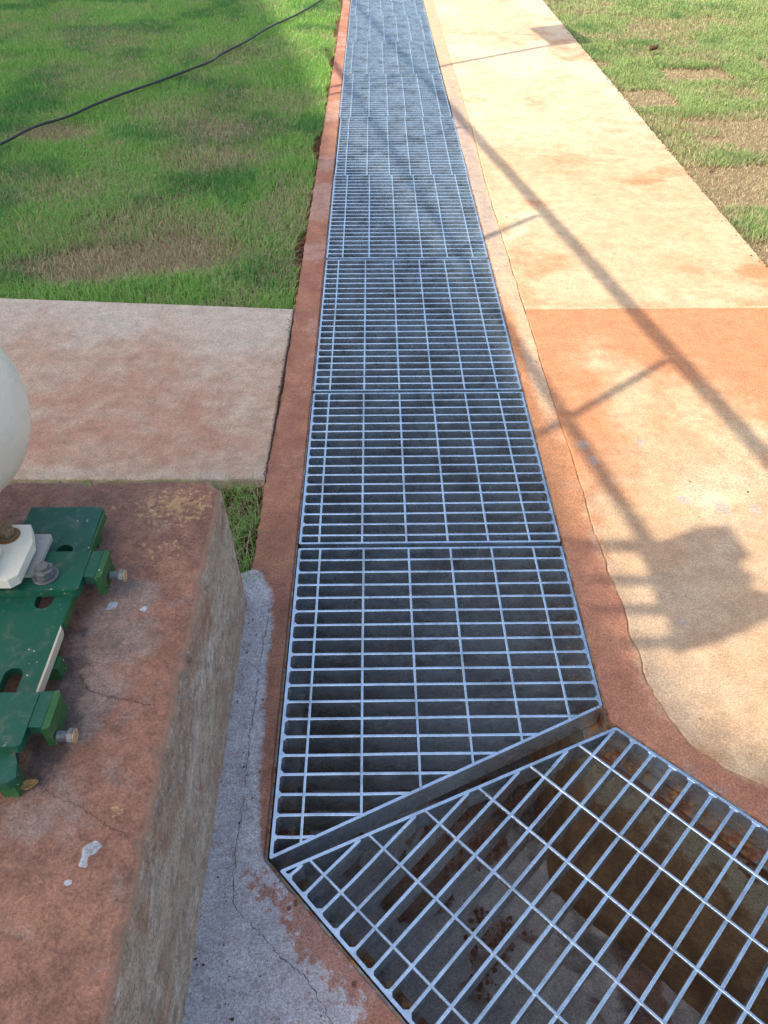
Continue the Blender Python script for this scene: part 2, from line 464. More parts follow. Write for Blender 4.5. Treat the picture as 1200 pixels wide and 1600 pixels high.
def dryR(x, y):
    def rect(cx, cy, rx, ry):
        wx = x + .05 * (fbm(x, y, 7, 61) - .5); wy = y + .07 * (fbm(x, y, 7, 63) - .5)
        return (1 - sm(rx * .86, rx * 1.1, np.abs(wx - cx))) * (1 - sm(ry * .86, ry * 1.1, np.abs(wy - cy)))
    d = 1.3 * rect(1.72, 3.72, .27, .27) + .3 * rect(2.10, 5.70, .20, .16) + .35 * rect(1.60, 5.16, .20, .20) + rect(1.60, 5.16, .20, .20) * .85 + rect(2.10, 5.70, .20, .16) + rect(1.62, 2.93, .26, .17) * .8
    d = d + rect(1.50, 5.95, .10, .1) * .8 + rect(2.9, 5.9, .3, .2) * .8 + rect(2.25, 4.35, .35, .25) * .55 + rect(2.0, 4.55, .3, .2) * .45
    d = d + .5 * sm(.46, .66, fbm(x, y, 2.2, 71)) + .25 * sm(.5, .7, fbm(x, y, 7, 73))
    return np.clip(d, 0, 1)
def lawn_soil(name, x0, x1, y0, y1, dry, step=.02, z=-.03):
    nx, ny = int((x1 - x0) / step), int((y1 - y0) / step)
    X, Y = np.meshgrid(np.linspace(x0, x1, nx), np.linspace(y0, y1, ny))
    Z = z + .016 * (fbm(X, Y, 1.8, 5) - .5) + .010 * (fbm(X, Y, 22, 6) - .5)
    V = np.c_[X.ravel(), Y.ravel(), Z.ravel()]
    i = np.arange(nx * ny).reshape(ny, nx)
    F = np.stack([i[:-1, :-1], i[:-1, 1:], i[1:, 1:], i[1:, :-1]], -1).reshape(-1, 4)
    return tag(from_arrays(name, V, F, M['soil'], None, True, {'dry': dry(V[:, 0], V[:, 1])}), kind='structure')
lawn_soil('ground', -5.2, -.235, 1.25, 10.8, dryL, .025)
lawn_soil('ground', 1.44, 5.6, 1.2, 10.8, dryR, .025)

# ------------------------------------------------------------------ concrete: left kerb with apron
def kerb_left_x(y): return interp([(1.0, -.289), (1.6, -.291), (1.95, -.281), (2.6, -.279), (4.2, -.272), (6, -.262), (8.2, -.255), (11, -.25)], y)
ys = np.r_[np.linspace(YF, 8.95, 60), np.linspace(8.9, 1.30, 800), np.linspace(1.295, TL[1], 240)]
s2 = resample([(xl, TL[1]), left_path[2]], 330)[1:]
Aa = np.r_[np.c_[np.full_like(ys, xl), ys], s2]
q1 = np.c_[np.where(ys > 1.262, kerb_left_x(ys), interp([(1.20, -.40), (1.235, -.345), (1.255, -.305), (1.262, -.289)], ys)), ys]
q2 = resample([(-.40, TL[1]), (-.40, -.25), (.30, -.25)], len(s2) + 1)[1:]
Ba = np.r_[q1, q2]
def pale(x, y): return .60 * sm(.45, .7, fbm(x, y, 5, 21)) * sm(1.4, 2.0, y) + .15
cem_r = [(-.3, -.05), (.35, -.03), (.40, .02), (.485, -.085), (.56, -.16), (.60, -.205), (.70, -.222), (.90, -.228), (1.02, -.225), (1.13, -.226), (1.20, -.243), (1.262, -.268), (1.30, -.42)]
def cement(x, y):
    lim = interp(cem_r, y) + .035 * (fbm(x, y, 14, 31) - .5)
    return 1 - sm(-.03, .035, x - lim)
def dust(x, y):
    d = (x - A[0]) * nl.x + (y - A[1]) * nl.y          # distance outwards from the turned run's edge
    return .78 * (1 - sm(.02, .10, d + .06 * (fbm(x, y, 12, 45) - .5))) * (1 - sm(.50, .60, y)) + .30 * ell(x, y, -.205, .60, .025, .08, .8)
def rustspot(x, y):
    return ell(x, y, -.146, .515, .0042, .0042, .3) + ell(x, y, -.136, .5235, .0035, .006, .3) + ell(x, y, -.040, .405, .0045, .0055, .3)
mk = dict(pale=pale, cement=cement, dust=dust, rustspot=rustspot)
def apron_z(x, y): return .004 * cement(x, y) * sm(-.19, -.23, x) + .003 * (fbm(x, y, 30, 77) - .5) * cement(x, y)
apron = ruled('kerb_strip', Aa, Ba, 90, M['kerb_left'], 0, mk, .15, .003, 0, .010, zfun=apron_z, seed=4)
tag(apron, kind='structure')
def crack(name, pts, w, z, parent, jit=.004, seed=0, n=None):
    w *= .6
    p = resample(pts, n or max(12, int(len(pts) * 14)))
    r = np.random.default_rng(seed)
    p[1:-1] += r.normal(0, jit * .35, (len(p) - 2, 2))
    d = np.gradient(p, axis=0); d /= np.linalg.norm(d, axis=1)[:, None] + 1e-9
    nn = np.c_[-d[:, 1], d[:, 0]]
    ww = w * (.35 + r.random(len(p)))[:, None] * .5
    ww[0] *= .2; ww[-1] *= .2
    L, Rr = p + nn * ww, p - nn * ww
    zz = z(p[:, 0], p[:, 1]) if callable(z) else np.full(len(p), z)
    V = np.r_[np.c_[L, zz], np.c_[Rr, zz]]
    k = len(p); i = np.arange(k - 1)
    F = np.stack([i, i + k, i + k + 1, i + 1], -1)
    return from_arrays(name, V, F, M['crack'], parent)
crack('crack', [(-.236, 1.17), (-.238, 1.08), (-.243, .98), (-.241, .90), (-.244, .80), (-.240, .70), (-.243, .62), (-.240, .556), (-.232, .516), (-.20, .487), (-.152, .44), (-.11, .41), (-.07, .353), (-.02, .27)], .0017, .0068, apron, .004, 3, 170)

# ------------------------------------------------------------------ concrete: right kerb band, following the bend
joint = [(.530, YF), (.532, 4.62), (.518, 3.69), (.523, 2.49), (.525, 2.0), (.532, 1.59), (.531, 1.386), (.5415, 1.198), (.5435, .954), (.553, .88), (.574, .835), (.600, .790), (.633, .753), (.70, .714), (.80, .655), (1.3, .22)]
_j = resample(joint, 1500)
_j[:, 0] += (fbm(_j[:, 0], _j[:, 1], 14, 401, 5) - .5) * (.010 + .022 * (1 - sm(1.2, 1.9, _j[:, 1])))
joint = [tuple(p) for p in _j]
rp = resample([(xr, YF), (xr, TR[1]), (right_path[2])], 900)
# pair the rows: same y on the straight part, then along the diagonal
def split_pairs():
    yy = np.r_[np.linspace(YF, 6.5, 60), np.linspace(6.48, 1.0, 620)]
    a1 = np.c_[np.full_like(yy, xr), yy]
    jp = np.array(joint)[::-1]
    b1 = np.c_[np.interp(yy, jp[:, 1], jp[:, 0]), yy]
    a2 = resample([(xr, 1.0), (xr, TR[1]), right_path[2]], 260)[1:]
    lo = [(float(np.interp(1.0, jp[:, 1], jp[:, 0])), 1.0)] + [p for p in joint if p[1] < 1.0]
    b2 = resample(lo, 260)[1:]
    return np.r_[a1, a2], np.r_[b1, b2]
Ar, Br = split_pairs()
def korange(x, y): return .5 * sm(1.1, 1.5, y) * (1 - sm(1.7, 2.0, y)) +  sm(1.3, 1.7, y) * (1 - sm(2.35, 2.75, y + .3 * (fbm(x, y, 5, 12) - .5))) * .9 + .25 * sm(.5, .7, fbm(x, y, 6, 14))
def kpale(x, y): return .95 * sm(2.3, 2.8, y) + .3 * sm(1.5, 2.1, y) * sm(.5, .53, x) + .8 * ell(x, y, .50, 2.15, .03, .35, .8)
def kfade(x, y): return .62 * sm(.045, .0, np.interp(y, [p[1] for p in joint[::-1]], [p[0] for p in joint[::-1]]) - x) * (1 - sm(1.9, 2.3, y)) * sm(.35, .65, fbm(x, y, 9, 17))
def kgrey(x, y): return .75 * sm(2.4, 3.2, y) * ell(x, y, .478, 4.0, .035, 1.6, .7) + .6 * ell(x, y, .60, .70, .03, .03, .7) * .8 + .35 * sm(.56, .7, fbm(x, y, 12, 16))
kerbR = ruled('kerb_strip', Ar, Br - np.array([.0008, 0]), 40, M['kerb_right'], -.001, dict(orange=korange, pale=kpale, grey=kgrey, fade=kfade), .15, .002, 0, .003, seed=8)
tag(kerbR, kind='structure')

# ------------------------------------------------------------------ walkway slabs on the right
jp_ = np.array(joint)[::-1]
def jx(y): return np.interp(y, jp_[:, 1], jp_[:, 0])
def worange(x, y):
    t = (.62 + .5 * fbm(x, y, 5, 82)) * sm(1.9, 2.35, y + .45 * (fbm(x, y, 3, 81) - .5) + .30 * (x - .9)) * (1 - sm(2.50, 2.512, y)) + .75 * (1 - sm(.52, .75, x + .12 * (fbm(x, y, 6, 83) - .5))) * sm(1.25, 1.7, y) * (1 - sm(2.4, 2.52, y))
    t = t + .55 * sm(.95, 1.35, x) * sm(1.3, 1.7, y) * (1 - sm(2.5, 2.512, y)) + .38 * sm(.45, .7, fbm(x * 1.4, y, 2.0, 85)) * (1 - sm(2.50, 2.512, y))
    t = t + sm(2.512, 2.52, y) * (.50 * sm(.50, .74, fbm(x * .8, y, 2.6, 87)) + .35 * sm(.9, 1.3, x) * sm(.42, .6, fbm(x, y * 1.3, 3.4, 89)))
    t = t + .55 * ell(x, y, 1.40, 6.1, .16, .35, .7)
    t = t - .45 * (1 - sm(1.25, 1.75, y))
    edge_ = x - jx(y)
    t = t + .75 * (1 - sm(.0, .06, edge_ + .03 * (fbm(x, y, 16, 99) - .5))) * (1 - sm(1.7, 2.2, y)) * sm(.3, .6, fbm(x, y, 7, 18))
    return t
def wcream(x, y): return .8 * sm(2.51, 2.53, y) * sm(.48, .3, fbm(x, y, 2.1, 91)) + .7 * (1 - sm(1.3, 2.0, y)) * sm(.30, .6, fbm(x, y, 3, 93)) + .5 * sm(3.5, 4.6, y)
def wgrit(x, y): return .85 * (1 - sm(1.2, 2.0, y)) * sm(.3, .6, fbm(x, y, 3, 95)) + .2
def wfleck(x, y):
    f = 0 * x
    for cx, cy, r in ((.57, 1.73, .02), (.585, 1.66, .018), (.73, 1.74, .016), (.78, 1.5, .02), (.87, 1.47, .025), (.95, 1.46, .02), (.66, 1.10, .012), (1.03, 1.5, .015)): f = f + .62 * ell(x, y, cx, cy, r, r * 1.3, .6)
    return f
wm = dict(orange=worange, cream=wcream, grit=wgrit, greyfleck=wfleck)
segs = [(2.508, None), (4.636, 2.513), (6.764, 4.641), (8.892, 6.769), (11.0, 8.897)]
for k, (y1, y0) in enumerate(segs):
    if y0 is None:
        yy = np.r_[np.linspace(y1, .72, 520)]
        a = np.c_[jx(yy) + .0008, yy]
        lowa = resample([(jx(.72) + .0008, .72), (1.3, .225)], 90)[1:]
        b = np.c_[np.full_like(yy, 1.49), yy]
        lowb = resample([(1.49, .72), (1.49, .225)], 90)[1:]
        a, b = np.r_[a, lowa], np.r_[b, lowb]
        nc = 240
    else:
        yy = np.linspace(y1, y0, 330)
        a = np.c_[jx(yy) + .0008, yy]; b = np.c_[np.full_like(yy, 1.49) + .012 * (fbm(yy, yy * 0, 3, 4) - .5), yy]
        nc = 150
    tag(ruled('pavement', a, b, nc, M['walk'], 0, wm, .14, .002, .003, .010, seed=20 + k), kind='structure')

# ------------------------------------------------------------------ left slab
sl = []
n_ = 210
far = resample([(-.2965, 2.514), (-1.33, 2.608), (-2.6, 2.72)], 2)
ta = np.linspace(0, 1, n_)
near_r, near_l = np.array((-.2925, 1.588)), np.array((-2.6, 1.615))
far_r, far_l = np.array((-.2825, 2.514)), np.array((-2.6, 2.722))
Arow = far_r[None] * (1 - ta[:, None]) + near_r[None] * ta[:, None]
Brow = far_l[None] * (1 - ta[:, None]) + near_l[None] * ta[:, None]
def sgrey(x, y): return .75 * sm(2.1, 2.6, y) + .45 * sm(.45, .68, fbm(x, y, 3.2, 101)) + .4 * ell(x, y, -.45, 2.2, .2, .3, .7) + .5 * (1 - sm(1.60, 1.68, y))
def sorange(x, y): return .55 * ell(x, y, -.75, 1.9, .35, .28, .7) + .3 * sm(.5, .7, fbm(x, y, 4, 107)) + .35 * ell(x, y, -1.15, 2.45, .03, .2, .6)
slab = ruled('concrete_slab', Arow, Brow, 380, M['slab_left'], .004, dict(grey=sgrey, orange=sorange), .09, .003, .003, .01, seed=33)
tag(slab, kind='structure')
crack('crack', [(-.74, 2.54), (-.735, 2.50), (-.742, 2.45)], .002, .0085, slab, .003, 8, 14)

# ------------------------------------------------------------------ drainage channel: walls and floor
DEPTH = .80
def channel_wall(name, path, label_side, thick_dir):
    p = resample(path, 420)
    zs = np.linspace(-.060, -DEPTH, 26)
    P = np.repeat(p[:, None, :], len(zs), 1)
    Zg = np.repeat(zs[None, :], len(p), 0)
    s_ = np.r_[0, np.cumsum(np.hypot(*np.diff(p, axis=0).T))][:, None] + 0 * Zg
    wob = .006 * (fbm(s_, Zg, 8, 121) - .5)
    V = np.c_[(P[..., 0] + wob).ravel(), (P[..., 1] + wob).ravel(), Zg.ravel()]
    r, c = Zg.shape; i = np.arange(r * c).reshape(r, c)
    F = np.stack([i[:-1, :-1], i[1:, :-1], i[1:, 1:], i[:-1, 1:]], -1).reshape(-1, 4)
    rust = (sm(-.24, -.08, Zg) * .62 + .3 * (fbm(s_, Zg, 9, 125) - .5)).ravel()
    alg = (sm(-.34, -.22, Zg) * (.60 + .5 * sm(.35, .6, fbm(s_, Zg, 7, 127)))).ravel()
    return tag(from_arrays(name, V, F, M['wall'], None, True, {'rust': np.clip(rust, 0, 1), 'algae': alg}), kind='structure')
channel_wall('channel_wall', left_path, 0, 0)
channel_wall('channel_wall', right_path, 0, 0)
channel_wall('channel_wall', [left_path[2], right_path[2]], 0, 0)
a_ = resample(left_path, 520); b_ = resample(right_path, 520)
def cdirt(x, y):
    w = .05 * (fbm(x, y, 9, 133) - .5)
    return ell(x + w, y + w, .10, .86, .10, .07, .4) + ell(x + w, y, .22, .98, .12, .08, .4) + .9 * ell(x + w, y + w, .35, 1.10, .10, .08, .4) + .55 * sm(.58, .7, fbm(x, y, 8, 135)) + .7 * ell(x, y, .62, .62, .06, .25, .5)
def cdarktone(x, y): return sm(1.02, 1.25, y + .2 * (x - .1)) * 1.4 + .55 * sm(.5, .65, fbm(x, y, 10, 139)) * sm(.2, .45, x)  # floor turns dark brown under the straight run, with blotches towards the right
ch_floor = ruled('channel_floor', a_, b_, 120, M['floor'], -DEPTH + .01, dict(dirt=cdirt, darktone=cdarktone), .05, .001,
    zfun=lambda x, y: .035 * cdirt(x, y) * (.3 + fbm(x, y, 30, 137)), seed=50)
tag(ch_floor, kind='structure')
# outer earth faces are hidden under the paving

# angle-iron seats the grates rest on
def angle_frame(path, inward):
    pts = [Vector(p) for p in path]
    bm = bmesh.new()
    prof = [(0, -.002), (.004, -.002), (.004, -.0590), (.040, -.0590), (.040, -.064), (0, -.064)]
    rings = []
    for i, p in enumerate(pts):
        if i == 0: t = (pts[1] - p).normalized(); n = Vector((t.y, -t.x)); sc = 1
        elif i == len(pts) - 1: t = (p - pts[i - 1]).normalized(); n = Vector((t.y, -t.x)); sc = 1
        else:
            t0, t1 = (p - pts[i - 1]).normalized(), (pts[i + 1] - p).normalized()
            n0, n1 = Vector((t0.y, -t0.x)), Vector((t1.y, -t1.x))
            n = (n0 + n1).normalized(); sc = 1 / n.dot(n0)
        n = n * inward * sc
        rings.append([bm.verts.new((p.x + n.x * (a - .0005), p.y + n.y * (a - .0005), z)) for a, z in prof])
    for r0, r1 in zip(rings, rings[1:]):
        for k in range(6): bm.faces.new([r0[k], r0[(k + 1) % 6], r1[(k + 1) % 6], r1[k]])
    bm.faces.new(rings[0]); bm.faces.new(rings[-1][::-1])
    return from_bm('angle_frame', bm, M['rusty'])
fl = angle_frame(left_path, -1)
tag(fl, 'rusty angle iron seat along the left wall under the grates', 'angle frame')
fr = angle_frame(right_path, 1)
tag(fr, 'rusty angle iron seat along the right wall under the grates', 'angle frame')

# ================================================================== GRATES
BT, BD = .0056, .056       # bar thickness and depth
def clip_line(poly, p, d):
    ts = []
    n = len(poly)
    for i in range(n):
        a, b = Vector(poly[i]), Vector(poly[(i + 1) % n])
        e = b - a
        den = d.x * e.y - d.y * e.x
        if abs(den) < 1e-9: continue
        w = a - p
        t = (w.x * e.y - w.y * e.x) / den
        u = (w.x * d.y - w.y * d.x) / den
        if -1e-6 <= u <= 1 + 1e-6: ts.append(t)
    if len(ts) < 2: return None
    return min(ts), max(ts)
def bar_mesh(p, q, th, z0, z1, warp=.0):
    bm = bmesh.new()
    p, q = Vector(p), Vector(q)
    L = (q - p).length
    d = (q - p).normalized(); n = Vector((-d.y, d.x)) * th / 2
    k = 6
    rows = []
    ph = random.random() * 6; am = warp * random.uniform(.3, 1)
    dz = random.uniform(-.0006, .0003)
    for i in range(k + 1):
        c = p + d * L * i / k + n.normalized() * am * math.sin(ph + 3 * i / k) * math.sin(math.pi * i / k)
        e = .0007
        rows.append([bm.verts.new((c.x + s * n.x, c.y + s * n.y, z + dz)) for s, z in ((-1, z0), (1, z0), (1, z1 - e), (.72, z1), (-.72, z1), (-1, z1 - e))])
    for a, b in zip(rows, rows[1:]):
        for j in range(6): bm.faces.new([a[j], a[(j + 1) % 6], b[(j + 1) % 6], b[j]])
    bm.faces.new(rows[0]); bm.faces.new(rows[-1][::-1])
    return bm
def inset(poly, d):
    n = len(poly); out = []
    for i in range(n):
        p0, p, p1 = Vector(poly[i - 1]), Vector(poly[i]), Vector(poly[(i + 1) % n])
        t0, t1 = (p - p0).normalized(), (p1 - p).normalized()
        n0, n1 = Vector((-t0.y, t0.x)), Vector((-t1.y, t1.x))
        m = (n0 + n1).normalized()
        out.append(tuple(p + m * d / m.dot(n0)))
    return out
def grate(origin, poly, bdir, bars, rods, label, twist=False, near=False):
    """poly CCW in world xy; bdir unit direction of the bearing bars; bars/rods offsets measured along the normal from origin"""
    o = empty('drain_grate', (origin[0], origin[1], 0))
    tag(o, label, 'grate', 'galvanised grates covering the channel')
    poly = [(p[0] - origin[0], p[1] - origin[1]) for p in poly]
    bd = Vector(bdir).normalized(); bn = Vector((-bd.y, bd.x))
    inner = inset(poly, BT * .9)
    bm = bmesh.new()
    rnd_out = []
    # banding bar with softened corners
    def rounded(pl, r):
        out = []
        n = len(pl)
        for i in range(n):
            p0, p, p1 = Vector(pl[i - 1]), Vector(pl[i]), Vector(pl[(i + 1) % n])
            a = p + (p0 - p).normalized() * r; b = p + (p1 - p).normalized() * r
            for t in (0, .25, .5, .75, 1):
                out.append(tuple(a * (1 - t) ** 2 + p * 2 * t * (1 - t) + b * t * t))
        return out
    prism(bm, rounded(poly, .005), -BD, .0004, [rounded(inset(poly, BT), .004)[::-1]])
    # weld fillets where bars meet the banding
    pin = inset(poly, BT)
    def square_end(e):
        best = None
        for i in range(len(pin)):
            a, b = Vector(pin[i]), Vector(pin[(i + 1) % len(pin)])
            ed = (b - a).normalized(); dd = abs((e - a).x * ed.y - (e - a).y * ed.x)
            if best is None or dd < best[0]: best = (dd, abs(ed.dot(bd)))
        return best[1] < .2
    for s in bars:
        r = clip_line(inner, bn * s, bd)
        if not r: continue
        for t, sg in ((r[0], 1), (r[1], -1)):
            e = bn * s + bd * t
            if not square_end(e): continue
            for side in (1, -1):
                a = e + bn * side * BT * .45
                w = random.uniform(.004, .0075)
                tri = [tuple(a), tuple(a + bd * sg * w), tuple(a + bn * side * w)]
                ar = (tri[1][0] - tri[0][0]) * (tri[2][1] - tri[0][1]) - (tri[1][1] - tri[0][1]) * (tri[2][0] - tri[0][0])
                if ar < 0: tri = tri[::-1]
                prism(bm, tri, -BD * .6, -.0006)
    from_bm('frame', bm, M['galv'], o)
    for s in bars:
        r = clip_line(inner, bn * s, bd)
        if not r or r[1] - r[0] < .012: continue
        from_bm('bearing_bar', bar_mesh(bn * s + bd * r[0], bn * s + bd * r[1], BT, -BD + .001, 0, .0012), M['galv'], o)
    for s in rods:
        r = clip_line(inner, bd * s, bn)
        if not r or r[1] - r[0] < .012: continue
        from_bm('cross_rod', bar_mesh(bd * s + bn * r[0], bd * s + bn * r[1], .0048, -.0065, .0009, .0006), M['galv'], o)
    return o
W = RX - LX
rodx = [.052, .155, .2615, .361, .4585, .558]       # cross rods, metres from the left edge
# first grate, cut on the mitre
polyA = [(LX + .001, .594), (RX, .888), (RX, 1.336), (LX, 1.336)]
g1 = grate((LX, 1.336), polyA, (1, 0), [-.039 * k - (.0) for k in range(1, 20)], rodx, 'mitred grate nearest the corner with its slanted lower edge cut along the bend')
# second, shorter one
polyB = [(LX, 1.350), (RX, 1.350), (RX, 1.994), (LX, 1.994)]
g2 = grate((LX, 1.994), polyB, (1, 0), [-.0383 * k for k in range(1, 17)], [x - .004 for x in rodx], 'short square grate directly behind the mitred grate')
# standard panels
ys0 = 2.006
plen = .905
names = ['long grate joining the far end of the short square grate', 'second full length grate beyond the short square grate', 'third full length grate beyond the short square grate',
         'fourth full length grate, beside the joint between the far pavement slabs', 'fifth full length grate beyond the short square grate', 'sixth full length grate beyond the short square grate',
         'farthest grate, cut off by the top edge of the photo', 'grate past the top edge of the photo']
tops = [2.006, 2.925, 3.829, 4.745, 5.665, 6.575, 7.490, 8.405, 9.32]
proto = grate((LX, 2.006 + plen), [(LX, 2.006), (RX, 2.006), (RX, 2.006 + plen), (LX, 2.006 + plen)], (1, 0), [-.0393 * k for k in range(1, 23)], [x - .003 for x in rodx], names[0])
proto2 = grate((LX, tops[1] + plen), [(LX, tops[1]), (RX, tops[1]), (RX, tops[1] + plen), (LX, tops[1] + plen)], (1, 0), [-.0393 * k + .004 for k in range(1, 24)], [x + .011 for x in rodx], names[1])
for k in range(2, 7):
    o = copy_tree(proto2 if k in (3, 5) else proto)
    o.location = (LX + random.uniform(-.004, .004), tops[k] + plen, random.uniform(-.001, .0006))
    o.rotation_euler = (0, 0, random.uniform(-.002, .002))
    o['label'] = names[k]
# the turned grate
mid = Vector(((A[0] + B[0]) / 2, (A[1] + B[1]) / 2))
polyD = [A, A2, B2, B]
def ccw(p):
    s = sum(p[i][0] * p[(i + 1) % len(p)][1] - p[(i + 1) % len(p)][0] * p[i][1] for i in range(len(p)))
    return p if s > 0 else p[::-1]
th = R(45.2)
bdir = (math.cos(th), math.sin(th))
bdv = Vector(bdir); bnv = Vector((-bdv.y, bdv.x))
DIAG_RODS = []
Av = Vector(A)
g3 = grate(A, ccw(polyD), bdir, [.1785 - .0395 * k for k in range(0, 42)], [.047 + .0998 * k for k in range(0, 7)], 'turned grate in the lower right corner over the open channel bend')

# ================================================================== PLINTH
PX, PY, PZ = -.299, 1.198, .331
bm = bmesh.new()
xs = np.r_[np.linspace(-1.6, -.8, 6)[:-1], np.linspace(-.8, PX - .010, 100)]
ys_ = np.r_[np.linspace(-.6, .1, 5)[:-1], np.linspace(.1, PY - .010, 170)]
r_ = .018
# rounded box as a heightless grid: top grid + rounded arrises + sides, rows bent over the edge
def plinth():
    arc = [(0, 0)]
    prof = []                                   # (outward offset, z) going from top inwards edge down to the ground
    rc = .014
    for a in np.linspace(0, math.pi / 2, 6): prof.append((rc * math.sin(a), PZ - rc + rc * math.cos(a)))
    for z in np.linspace(PZ - rc - .01, -.02, 34): prof.append((rc + .000, z))
    prof = np.array(prof)
    V, Fq = [], []
    # outline of the top edge, inset by rc, with rounded far-right vertical corner
    rcorn = .030
    out = [(PX - rc, y) for y in np.linspace(-.6, PY - rc - rcorn, 190)]
    cx, cy = PX - rc - rcorn, PY - rc - rcorn
    out += [(cx + rcorn * math.cos(a), cy + rcorn * math.sin(a)) for a in np.linspace(0, math.pi / 2, 9)[1:]]
    out += [(x, PY - rc) for x in np.linspace(cx, -1.6, 120)[1:]]
    out = np.array(out)
    tang = np.gradient(out, axis=0); tang /= np.linalg.norm(tang, axis=1)[:, None]
    nrm = np.c_[tang[:, 1], -tang[:, 0]]
    wall = np.zeros((len(out), len(prof), 3))
    for j, (o_, z_) in enumerate(prof):
        amp = .0022 * (fbm(out[:, 0] * 1 + out[:, 1], np.full(len(out), z_), 14, 3) - .5) * 2
        batter = .012 * (PZ - z_) / PZ
        chip = .0055 * sm(.60, .74, fbm(out[:, 0] + out[:, 1], out[:, 1] * 0, 38, 6)) * (1 if j < 8 else max(0, 1 - (j - 7) * .4))
        amp = amp - chip
        wall[:, j, :2] = out + nrm * (o_ + amp + batter)[:, None]
        wall[:, j, 2] = z_ - chip * (.6 if 0 < j < 8 else 0) + .0015 * (fbm(out[:, 0], out[:, 1], 20, 4) - .5) * (1 if j < 8 else 0)
    n, m = wall.shape[:2]
    V = wall.reshape(-1, 3)
    i = np.arange(n * m).reshape(n, m)
    Fq = np.stack([i[:-1, :-1], i[:-1, 1:], i[1:, 1:], i[1:, :-1]], -1).reshape(-1, 4)
    # top: ruled from the outline towards a far spine
    t = np.linspace(0, 1, 110)[None, :, None] ** 1.0
    spine = np.c_[np.minimum(out[:, 0], -1.0) * 0 - 1.25, np.linspace(-.6, .6, len(out))]
    P = wall[:, 0, :2][:, None, :] * (1 - t) + spine[:, None, :] * t
    Z = np.full(P.shape[:2], PZ) + .0030 * (fbm(P[..., 0], P[..., 1], 5, 8) - .5) + .0012 * (fbm(P[..., 0], P[..., 1], 40, 9) - .5)
    Z[:, 0] = wall[:, 0, 2]
    V2 = np.c_[P[..., 0].ravel(), P[..., 1].ravel(), Z.ravel()]
    k = np.arange(P.shape[0] * P.shape[1]).reshape(P.shape[:2]) + len(V)
    F2 = np.stack([k[:-1, :-1], k[1:, :-1], k[1:, 1:], k[:-1, 1:]], -1).reshape(-1, 4)
    V = np.r_[V, V2]; F = np.r_[Fq, F2]
    x, y = V[:, 0], V[:, 1]
    grey = .9 * ell(x, y, -.415, .80, .07, .10, .6) + .8 * ell(x, y, -.44, .67, .06, .05, .7) + .8 * ell(x, y, -.41, .90, .05, .03, .6) + .55 * ell(x, y, -.42, .56, .09, .06, .7) + .55 * ell(x, y, -.46, .47, .08, .05, .7) + .25 * ell(x, y, -.6, 1.15, .2, .04, .8)
    black = .6 * ell(x, y, -.455, .68, .03, .09, .7) + .4 * ell(x, y, -.44, .58, .05, .06, .7) + .5 * ell(x, y, -.5, .8, .05, .3, .6)
    och = .45 * ell(x, y, -.37, 1.08, .07, .10, .7) + .40 * ell(x, y, -.46, 1.13, .16, .05, .7) + .66 * ell(x, y, -.345, .52, .012, .018, .6) + .3 * ell(x, y, -.40, .98, .06, .04, .7)
    spot = ell(x, y, -.44, .872, .0085, .0095, .3) + ell(x, y, -.382, .8635, .007, .0075, .3) + ell(x, y, -.366, .464, .011, .008, .35) + ell(x, y, -.372, .450, .006, .011, .35) + ell(x, y, -.386, .418, .003, .004, .4)
    # drop degenerate orientation problems
    ob = from_arrays('concrete_plinth', V, F, M['plinth'], None, True, {'grey': np.clip(grey, 0, 1), 'black': np.clip(black, 0, 1), 'ochre': och, 'spot': spot})
    return tag(ob, 'stained red brown concrete block carrying the green base plate', 'plinth')
pl = plinth()
crack('crack', [(-.455, .730), (-.435, .705), (-.40, .690), (-.36, .683), (-.325, .672)], .0016, PZ + .0022, pl, .004, 12, 60)
crack('crack', [(-.455, .545), (-.43, .532), (-.39, .515), (-.35, .490), (-.318, .476)], .0012, PZ + .0022, pl, .004, 14, 60)

# ================================================================== PUMP BASE AND PUMP
bp = empty('base_frame', (-.55, .8, PZ))
tag(bp, 'chipped green steel base frame bolted on the stained concrete block', 'base frame')
def L_(x, y, z): return (x + .55, y - .8, z - PZ)
RT, RB = .375, .359
def obround(x0, x1, y0, y1, n=8):
    r = (x1 - x0) / 2; cx = (x0 + x1) / 2
    return [(cx + r * math.cos(a), y1 - r + r * math.sin(a)) for a in np.linspace(0, math.pi, n)] + [(cx + r * math.cos(a), y0 + r + r * math.sin(a)) for a in np.linspace(math.pi, 2 * math.pi, n)]
def loc(poly): return [(x + .55, y - .8) for x, y in poly]
bm = bmesh.new()
rail_out = [(-.492, 1.064), (-.500, 1.069), (-.622, 1.069), (-.622, .530), (-.484, .530), (-.474, .538), (-.480, .560), (-.490, .580), (-.489, .75), (-.4885, .9)]
prism(bm, loc(rail_out)[::-1], RB - PZ, RT - PZ, [loc(obround(-.545, -.517, .828, .972)), loc(obround(-.546, -.518, .545, .714))])
bevel(bm, .0012, 1)
rail = from_bm('rail_plate', bm, M['green'], bp)
